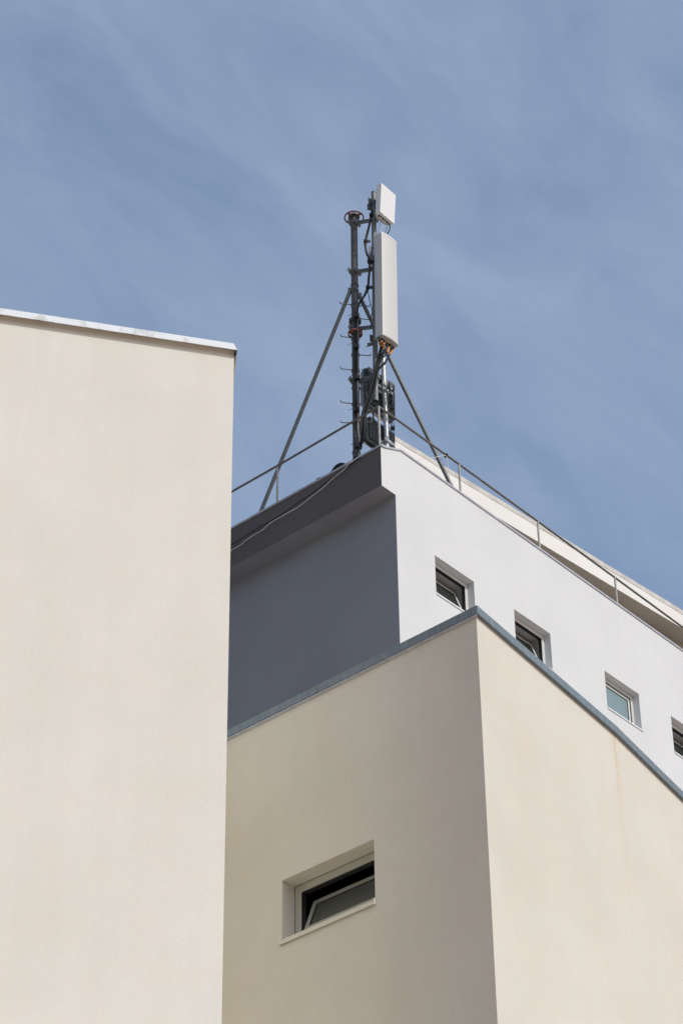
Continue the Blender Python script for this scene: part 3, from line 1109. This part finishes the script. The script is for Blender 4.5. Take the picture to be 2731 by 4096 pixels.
for y in (1546, 1567, 1771):
    q = sp_(y)
    a = MB()
    a.box(q - L * 0.046 + R * 0.012, R, L, Z, 0.21, 0.02, 0.046)
    a.box(q + L * 0.046 + R * 0.012, R, L, Z, 0.19, 0.016, 0.04)
    for s in (-0.07, 0.085):
        a.tube([q - L * 0.07 + R * s, q + L * 0.1 + R * s], 0.007, 8)
    a.build('clamp_bracket', M_STEEL_L, spo)
for (x0, yt, x1, yb), lab in (((1462, 1512, 1580, 1652), 'dark finned radio unit, the upper one on the bright pole'),
                              ((1466, 1704, 1581, 1792), 'dark finned radio unit, the lower one behind the roof corner')):
    # body behind the pole: fins face the sunlit side, pale cover on the far side
    o = sp_((yt + yb) / 2) + L * 0.055
    zt_ = onpl(1540, yt, o, L).z - 0.0
    zb_2 = max(onpl(1540, yb, o, L).z, 23.86)
    s0 = (onpl(x0 + 15, (yt + yb) / 2, o, L) - o).dot(R)
    s1 = (onpl(x1, (yt + yb) / 2, o, L) - o).dot(R)
    hgt = zt_ - zb_2
    ru = thing('radio_unit', wz(o + R * ((s0 + s1) / 2) + L * 0.1, zb_2), lab, 'radio unit', 'radio units on the bright pole')
    a = MB()
    mid = wz(o + R * ((s0 + s1) / 2), (zt_ + zb_2) / 2)
    a.box(mid + L * 0.085, R, L, Z, s1 - s0, 0.05, hgt)
    nf = 17
    for i in range(nf):
        s = s0 + (s1 - s0) * (i + 0.5) / nf
        a.box(wz(o + R * s, (zt_ + zb_2) / 2) + L * 0.03, R, L, Z, 0.0055, 0.062, hgt * 0.97)
    a.build('heat_sink', M_RADIO, ru)
    a = MB()  # paler blocks on the upper unit imitate sunlit tops of its fins
    for i in range(12 if yt < 1600 else 0):
        s = s0 + (s1 - s0) * (i + 0.5) / 12
        a.box(wz(o + R * s, zt_ - 0.055) + L * 0.012, R, L, Z, (s1 - s0) / 12 * 0.8, 0.03, 0.09)
    if a.v:
        a.build('sunlit_fin_tops', M_STEEL, ru)
    a = MB()
    a.hexa([wz(mid + R * (-(s1 - s0) / 2) + L * 0.11, zb_2 + 0.01), wz(mid + R * ((s1 - s0) / 2) + L * 0.11, zb_2 + 0.01), wz(mid + R * ((s1 - s0) / 2) + L * 0.175, zb_2 + 0.02), wz(mid - R * ((s1 - s0) / 2) + L * 0.175, zb_2 + 0.02),
            wz(mid + R * (-(s1 - s0) / 2) + L * 0.11, zt_ - 0.0), wz(mid + R * ((s1 - s0) / 2) + L * 0.11, zt_ - 0.0), wz(mid + R * ((s1 - s0) / 2) + L * 0.175, zt_ - 0.06), wz(mid - R * ((s1 - s0) / 2) + L * 0.175, zt_ - 0.06)])
    a.build('cover', M_RADIO_C, ru)
    for i in range(5):
        a = MB()
        s = s0 + (s1 - s0) * (0.15 + 0.17 * i)
        p = wz(o + R * s, zb_2) + L * 0.08
        a.tube([p + Z * 0.004, p - Z * 0.035], 0.011, 8)
        a.build('connector', M_BLACK, ru)
    a = MB()
    q = mid + L * 0.05
    a.tube([wz(q + R * (s1 - s0) * 0.44 - L * 0.03, zt_ - 0.02), wz(q + R * (s1 - s0) * 0.44 - L * 0.03, zt_ + 0.05)], 0.006, 6)
    a.build('lifting_lug', M_RADIO, ru)
    a = MB()
    a.tube([wz(q - R * (s1 - s0) * 0.49 + L * 0.07, zt_ - 0.05), wz(q - R * (s1 - s0) * 0.49 + L * 0.09, zt_ + 0.03)], 0.006, 6)
    a.build('lifting_lug', M_RADIO, ru)

# ------------------------------------------------------------------ cables
random.seed(11)


def cable(pts, r, material, label, group=None, name='cable', jit=0.0, k=6):
    P = [m(x + random.uniform(-jit, jit), y, o) for x, y, o in pts]
    a = MB()
    a.tube(spline(P, k), r, 8)
    lo = P[-1]
    ob = a.build(name, material, None, org=lo)
    return tag(ob, label, 'cable', group)


up1 = [(1489, 835, -.16), (1484, 860, -.17), (1476, 900, -.17), (1466, 940, -.16), (1461, 962, -.15), (1460, 985, -.15), (1465, 1012, -.16), (1476, 1040, -.18),
       (1477, 1068, -.18), (1474, 1110, -.17), (1470, 1150, -.16), (1458, 1180, -.14), (1440, 1205, -.11), (1428, 1235, -.09), (1424, 1262, -.085),
       (1421, 1320, -.085), (1422, 1375, -.085), (1423, 1440, -.085), (1425, 1510, -.085), (1421, 1570, -.085), (1422, 1630, -.085), (1420, 1690, -.085), (1424, 1740, -.09), (1430, 1782, -.1), (1420, 1826, -.1)]
for i, (dx, do, r_, mt) in enumerate(((0, 0, .0125, M_BLACK), (3, -.012, .0105, M_BLACK), (-2.6, -.006, .007, M_GREYC))):
    cable([(x + dx, y, o + do) for x, y, o in up1], r_, mt, 'black feeder cable winding down the mast from the small square antenna', 'feeder cables down the mast', 'feeder_cable')
cable([(1485, 870, -.19), (1474, 915, -.19), (1464, 950, -.19), (1462, 975, -.185), (1464, 1000, -.185), (1472, 1030, -.2), (1481, 1050, -.21), (1479, 1070, -.21), (1476, 1100, -.2), (1472, 1140, -.19), (1466, 1155, -.19)],
      .0042, M_COPPER, 'brown thin cable twisted round the black feeders above the brace joint', None, 'feeder_cable')
# the trunk on the mast below the joint: several more jackets side by side
for i, dx in enumerate((-6.5, -3.5, 1.5, 6.5)):
    pts = [(1425 + dx, 1248, -.1)] + [(1424 + dx + random.uniform(-.8, .8), y, -.088 - .004 * (i % 2)) for y in range(1290, 1760, 60)] + [(1432 + dx, 1782, -.1), (1424 + dx, 1822, -.1), (1416 + dx, 1842, -.05)]
    cable(pts, .0095, M_BLACK if i != 3 else M_GREYC, 'black trunk cable strapped straight down the front of the mast', 'trunk cables on the mast', 'trunk_cable')
# the thick bundle that falls from the panel antenna to the roof
ends = [(1446, 1790), (1440, 1795), (1450, 1772), (1436, 1800), (1455, 1765), (1443, 1798), (1433, 1805)]
for i, p in enumerate(plugs):
    pt2 = []
    a = MB()
    off = -0.34 + 0.025 * i
    j = (i - 3) * 2.6
    q = CAM + (p - CAM)
    start = p
    # two turns of orange tape under each plug
    lean = V((0.02 - 0.012 * i, -0.01, -0.09 - 0.02 * (i % 3)))
    if i in (0, 1, 2, 4, 6):
        tp = MB()
        tp.tube(spline([p + Z * 0.005, p + lean * 0.5, p + lean], 4), 0.0145, 8)
        tp.build('orange_tape', M_ORANGE, pan)
    mids = [(1520 + j * 1.6 + (8 if i > 4 else 0), 1440 + (12 if i > 4 else 0)), (1507 + j, 1478), (1498 + j * 1.1, 1512), (1489 + j * 1.2, 1556), (1476 + j * 1.2, 1596), (1462 + j * 1.2, 1636), (1452 + j, 1676), (1450 + j, 1720)]
    P = [start + Z * 0.004, start + lean] + [m(x, y, -0.31 + 0.012 * ((i * 3) % 5) + (0.0)) for x, y in mids] + [m(ends[i][0], ends[i][1], -0.24)]
    a.tube(spline(P, 6), 0.0125, 8)
    tag(a.build('jumper_cable', M_BLACK, None, org=P[-1]), 'black cable in the thick bundle sweeping down from the tall panel antenna', 'cable', 'cables below the panel antenna')
# drooping loops beside the corner post
for i in range(3):
    d = i * 4
    cable([(1449 + i * 2, 1700, -.25), (1455 + i, 1735, -.3), (1468, 1762 + d * .8, -.34), (1488, 1776 + d * .6, -.36), (1504 - i, 1760 + d, -.36), (1510 - i, 1730, -.36), (1508 - i * 2, 1708, -.34), (1512, 1700, -.3)],
          .006, M_BLACK, 'dark slack cable looping low between mast and corner post', 'slack cable loops', 'slack_cable')
cable([(1447, 1770, -.2), (1457, 1760, -.25), (1470, 1775, -.3), (1485, 1786, -.32), (1500, 1789, -.33)], .012, M_BLACK, 'thick black cable lying over the dark parapet edge by the corner', None, 'roof_cable')
# thin tails under the upper radio unit
for i, pts in enumerate(([(1490, 1640, .06), (1494, 1668, .06), (1500, 1688, .06), (1508, 1700, .06)], [(1565, 1640, .06), (1563, 1680, .06), (1563, 1720, .06), (1566, 1772, .06)],
                         [(1571, 1640, .06), (1569, 1680, .06), (1570, 1720, .06), (1572, 1775, .06)], [(1577, 1625, .06), (1576, 1670, .06), (1575, 1712, .06), (1577, 1765, .06)],
                         [(1488, 1640, .06), (1492, 1655, .06), (1492, 1670, .06)])):
    cable(pts, (.006, .0055, .004, .0035, .012)[i], M_BLACK, 'thin black cable hanging from the upper finned radio unit', 'tails under the upper radio unit', 'radio_cable')
# tangle across the upper radio unit
for i in range(9):
    x0 = random.uniform(1548, 1576)
    pts = [(x0 + random.uniform(-18, 6), 1520 + random.uniform(0, 30), .1)]
    x = x0
    for y in range(1555, 1650, 22):
        x = min(1578, max(1545, x + random.uniform(-12, 12)))
        pts.append((x, y + random.uniform(-5, 5), .08 + random.uniform(-.03, .02)))
    cable(pts, random.choice((.0045, .006, .0075)), random.choice((M_BLACK, M_BLACK, M_GREYC)), 'dark cable in the tangle in front of the upper radio unit', 'tangled cables on the upper radio unit', 'tangled_cable')
# loop of thin green-black cable beside the mount pole
cable([(1470, 1160, -.18), (1478, 1200, -.16), (1487, 1235, -.15), (1486, 1262, -.15), (1478, 1276, -.14), (1462, 1278, -.12), (1440, 1274, -.08)], .006, M_BLACK,
      'thin black cable bowing beside the mount pole to the grey flange', None, 'loop_cable')
cable([(1470, 1130, -.2), (1466, 1150, -.2), (1456, 1175, -.2), (1449, 1192, -.19)], .0035, M_GREYC, 'hair thin grey wire above the right brace joint', None, 'thin_wire')
cable([(1440, 1562, -.05), (1452, 1565, -.06), (1463, 1573, -.08), (1472, 1583, -.1)], .005, M_GREYC, 'thin greenish wire arching from mast to the upper radio unit', None, 'thin_wire')
# leads of the small square antenna
cable([(1528, 866, -.2), (1523, 885, -.22), (1516, 910, -.22), (1511, 935, -.2)], .0035, M_GREYC, 'thin grey lead from square antenna to the panel top', None, 'antenna_lead')
cable([(1553, 893, -.25), (1546, 910, -.24), (1540, 928, -.22), (1537, 945, -.2)], .005, M_COPPER, 'brown lead curving between square antenna and panel antenna', None, 'antenna_lead')
cable([(1556, 893, -.25), (1559, 907, -.26), (1556, 922, -.24), (1546, 940, -.2), (1538, 955, -.18)], .0075, M_BLACK, 'black lead curving between square antenna and panel antenna', None, 'antenna_lead')
cable([(1508, 850, -.12), (1507, 870, -.14), (1502, 882, -.14)], .008, M_COPPER, 'short brown lead behind the square antenna', None, 'antenna_lead')

# cable clamps
clamps = [((1461, 966, -.17), 'black cable clamp left of the mount pole, just above the blue bracket'),
          ((1476, 1046, -.19), 'black cable clamp on the mount pole below the blue bracket'),
          ((1470, 1151, -.18), 'black cable clamp beside the upper end of the right brace'),
          ((1425, 1263, -.11), 'black cable clamp on the mast just above the middle flange'),
          ((1424, 1386, -.11), 'black cable clamp on the mast below the red ring'),
          ((1428, 1510, -.11), 'black cable clamp on the mast at the lowest clamp arm'),
          ((1425, 1640, -.11), 'black cable clamp on the mast under the handrail height'),
          ((1430, 1783, -.12), 'black cable clamp low on the mast at the parapet'),
          ((1571, 1712, .07), 'black cable clamp holding thin tails beside the lower radio unit'),
          ((1484, 861, -.18), 'small black cable clamp under the square antenna bracket')]
for (x, y, o), lab in clamps:
    c = m(x, y, o)
    th = thing('cable_clamp', c, lab, 'cable clamp', 'black cable clamps')
    a = MB()
    big = 1.0 if y > 1200 and x < 1500 else 0.72
    for dx in (-0.026, 0.0, 0.026):
        a.box(c + r0 * (dx * big), r0, V((0, 1, 0)), Z, 0.023 * big, 0.05, 0.07 * big)
    a.box(c + V((0, 0.012, 0.0)), r0, V((0, 1, 0)), Z, 0.07 * big, 0.03, 0.05 * big)
    a.build('block', M_BLACK, th)
    a = MB()
    s = 1 if x < 1500 else -1
    a.tube([c + V((-0.03 * s, 0, 0)), c + V((0.05 * s, 0.01, 0.0)), c + V((0.062 * s, 0.02, 0.02))], 0.006, 6)
    a.tube([c + V((0.045 * s, 0.0, -0.02)), c + V((0.05 * s, 0.0, 0.06))], 0.005, 6)
    a.build('bolt', M_STEEL_L, th)
    if 1000 < y < 1200 or y == 966:
        a = MB()
        a.ring(c + V((0.05, 0.0, 0.005)), V((0.2, -1, 0.1)), 0.02, 0.011, 16, 8)
        a.build('hanger_ring', M_BLACK, th)

# wires on the dark fascia
z4 = lambda X, Y: (900 + X * .5102, 1600 + Y * .5102)


def fascia_wire(pts, r, material, label, off=0.03):
    P = []
    for X, Y in pts:
        x, y = z4(X, Y)
        P.append(onpl(x, y, W0 - R * off, R))
    P.append(P[-1] + (P[-1] - P[-2]) * 6)
    a = MB()
    a.tube(spline(P, 5), r, 8)
    return tag(a.build('loose_wire', material, None, org=P[-1]), label, 'wire')


fascia_wire([(1000, 482), (965, 505), (940, 538), (890, 578), (830, 628), (790, 668), (740, 710), (690, 748), (640, 788), (560, 848), (500, 880), (440, 915), (400, 938), (350, 968), (330, 985), (300, 1015), (250, 1045), (200, 1075), (160, 1102), (135, 1127), (90, 1155), (40, 1185)],
            .005, M_WIRE, 'pale loose wire sagging across the dark grey fascia of the white building', 0.045)
fascia_wire([(1060, 450), (960, 525), (880, 583), (800, 640), (700, 720), (600, 785), (480, 870), (380, 935), (300, 980), (200, 1040), (100, 1105), (40, 1140)],
            .0058, M_BLACK, 'thin black wire running straight along the dark grey fascia', 0.024)
# wire slung from the handrail near the right brace
a = MB()
P = [onpl(x, y, W0 + L * 0.05, L) for x, y in ((1672, 1841), (1700, 1837), (1740, 1829), (1770, 1823), (1782, 1822), (1786, 1832), (1790, 1860), (1796, 1895), (1800, 1930))]
a.tube(spline(P, 5), .0042, 6)
tag(a.build('loose_wire', M_WIRE, None, org=P[-1]), 'thin pale wire tied to the handrail beside the foot of the right brace', 'wire')
a = MB()
p = onpl(1783, 1822, W0 + L * 0.08, L)
a.ring(p, R, 0.024, 0.012, 14, 6)
tag(a.build('cable_tie', M_BLACK, None, org=p), 'black tie knotted round the handrail above the right brace', 'cable tie')
# black hose humps behind the dark parapet
a = MB()
P = [onpl(x, y, W0 + R * 0.3, R) for x, y in ((1325, 1900), (1338, 1877), (1350, 1864), (1365, 1858), (1380, 1862), (1390, 1876))]
P = [P[0] - Z * 0.15] + P + [P[-1] - Z * 0.15]
a.tube(spline(P, 6), .028, 12)
tag(a.build('rubber_hose', M_BLACK, None, org=P[0]), 'large black rubber hose humped above the dark parapet left of the mast', 'hose')
a = MB()
P = [onpl(x, y, W0 + R * 0.28, R) for x, y in ((1262, 1932), (1268, 1919), (1276, 1914), (1290, 1910), (1302, 1906))]
a.tube(spline([P[0] - Z * 0.1] + P + [P[-1] - Z * 0.1], 6), .014, 10)
tag(a.build('rubber_hose', M_BLACK, None, org=P[0]), 'small black hose end just showing over the dark parapet', 'hose')

# ------------------------------------------------------------------ camera
cam = bpy.data.cameras.new('camera')
co = bpy.data.objects.new('camera', cam)
COL.objects.link(co)
cam.sensor_fit = 'VERTICAL'
cam.sensor_height = 36.0
cam.sensor_width = 24.0
cam.lens = F / 4096 * 36.0
cam.clip_start = 0.1
cam.clip_end = 5000
M = Matrix.Identity(4)
for i in range(3):
    M[i][0], M[i][1], M[i][2], M[i][3] = rt[i], up[i], -fw[i], CAM[i]
co.matrix_world = M
sc.camera = co

# ------------------------------------------------------------------ light
SUN_AZ, SUN_EL = 130.6, 41.0
sd = azv(SUN_AZ) * math.cos(math.radians(SUN_EL)) + Z * math.sin(math.radians(SUN_EL))
sun = bpy.data.lights.new('sun', 'SUN')
sun.energy = 2.12
sun.angle = math.radians(0.53)
sun.color = (1.0, 0.985, 0.93)
so_ = bpy.data.objects.new('sun', sun)
COL.objects.link(so_)
so_.rotation_euler = (-sd).to_track_quat('-Z', 'Y').to_euler()
so_.location = (20, -20, 40)

world = bpy.data.worlds.new('World')
sc.world = world
world.use_nodes = True
nt = world.node_tree
bg = nt.nodes['Background']
sky = nt.nodes.new('ShaderNodeTexSky')
sky.sky_type = 'NISHITA'
sky.sun_disc = False
sky.sun_elevation = math.radians(SUN_EL)
sky.sun_rotation = math.radians(SUN_AZ)
sky.altitude = 100
sky.air_density = 1.0
sky.dust_density = 2.2
sky.ozone_density = 1.6
tc = nt.nodes.new('ShaderNodeTexCoord')
# thin cirrus: noise stretched along one direction of the sky
def sdot(v):
    n = nt.nodes.new('ShaderNodeVectorMath')
    n.operation = 'DOT_PRODUCT'
    nt.links.new(tc.outputs['Generated'], n.inputs[0])
    n.inputs[1].default_value = v
    return n.outputs['Value']


def cirrus(along, across, off, detail, dist):
    cx = nt.nodes.new('ShaderNodeCombineXYZ')
    for i, (v, k) in enumerate((((0.722, 0.4258, -0.5453), along), ((0.692, -0.4386, 0.5733), across), ((0.0, 0.796, 0.605), across))):
        nt.links.new(math_n(nt, 'ADD', math_n(nt, 'MULTIPLY', sdot(v), k), off + i * 3.1), cx.inputs[i])
    n1 = node(nt, 'ShaderNodeTexNoise', Scale=1.0, Detail=detail, Roughness=0.56, Distortion=dist)
    nt.links.new(cx.outputs[0], n1.inputs['Vector'])
    return n1.outputs['Fac']


big = cirrus(5.0, 8.2, 8.8, 6.0, 0.8)
mid_ = cirrus(11.0, 24.0, 5.2, 9.0, 0.8)
tot = math_n(nt, 'ADD', math_n(nt, 'MULTIPLY', big, 0.52), math_n(nt, 'MULTIPLY', mid_, 0.48))
rp = ramp(nt, [(0.37, (0, 0, 0)), (0.64, (1, 1, 1))])
nt.links.new(tot, rp.inputs[0])
# cirrus veil kept around the view; thinned in unseen sky to darken shaded walls
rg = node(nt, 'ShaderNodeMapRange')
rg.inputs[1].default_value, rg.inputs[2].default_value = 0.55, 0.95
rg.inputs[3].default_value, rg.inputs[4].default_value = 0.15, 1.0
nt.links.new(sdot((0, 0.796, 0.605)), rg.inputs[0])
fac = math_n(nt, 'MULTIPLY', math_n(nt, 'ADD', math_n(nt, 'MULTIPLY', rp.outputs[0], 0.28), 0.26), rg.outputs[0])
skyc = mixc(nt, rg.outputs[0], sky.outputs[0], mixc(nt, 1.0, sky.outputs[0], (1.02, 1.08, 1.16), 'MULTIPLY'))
cl = mixc(nt, fac, skyc, (3.25, 4.0, 5.05))
# warm haze added in the unseen low sky to warm the shaded walls
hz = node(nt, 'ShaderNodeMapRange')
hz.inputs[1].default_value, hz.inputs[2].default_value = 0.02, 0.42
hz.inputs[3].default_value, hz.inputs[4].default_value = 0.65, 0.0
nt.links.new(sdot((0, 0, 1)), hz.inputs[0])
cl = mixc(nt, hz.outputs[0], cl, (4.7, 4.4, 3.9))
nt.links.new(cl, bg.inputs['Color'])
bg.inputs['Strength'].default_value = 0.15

sc.view_settings.view_transform = 'Standard'
sc.view_settings.look = 'None'
sc.view_settings.exposure = -0.12
sc.view_settings.gamma = 1.0
sc.view_settings.use_curve_mapping = False
sc.cycles.use_denoising = True
sc.cycles.max_bounces = 10
sc.cycles.diffuse_bounces = 6
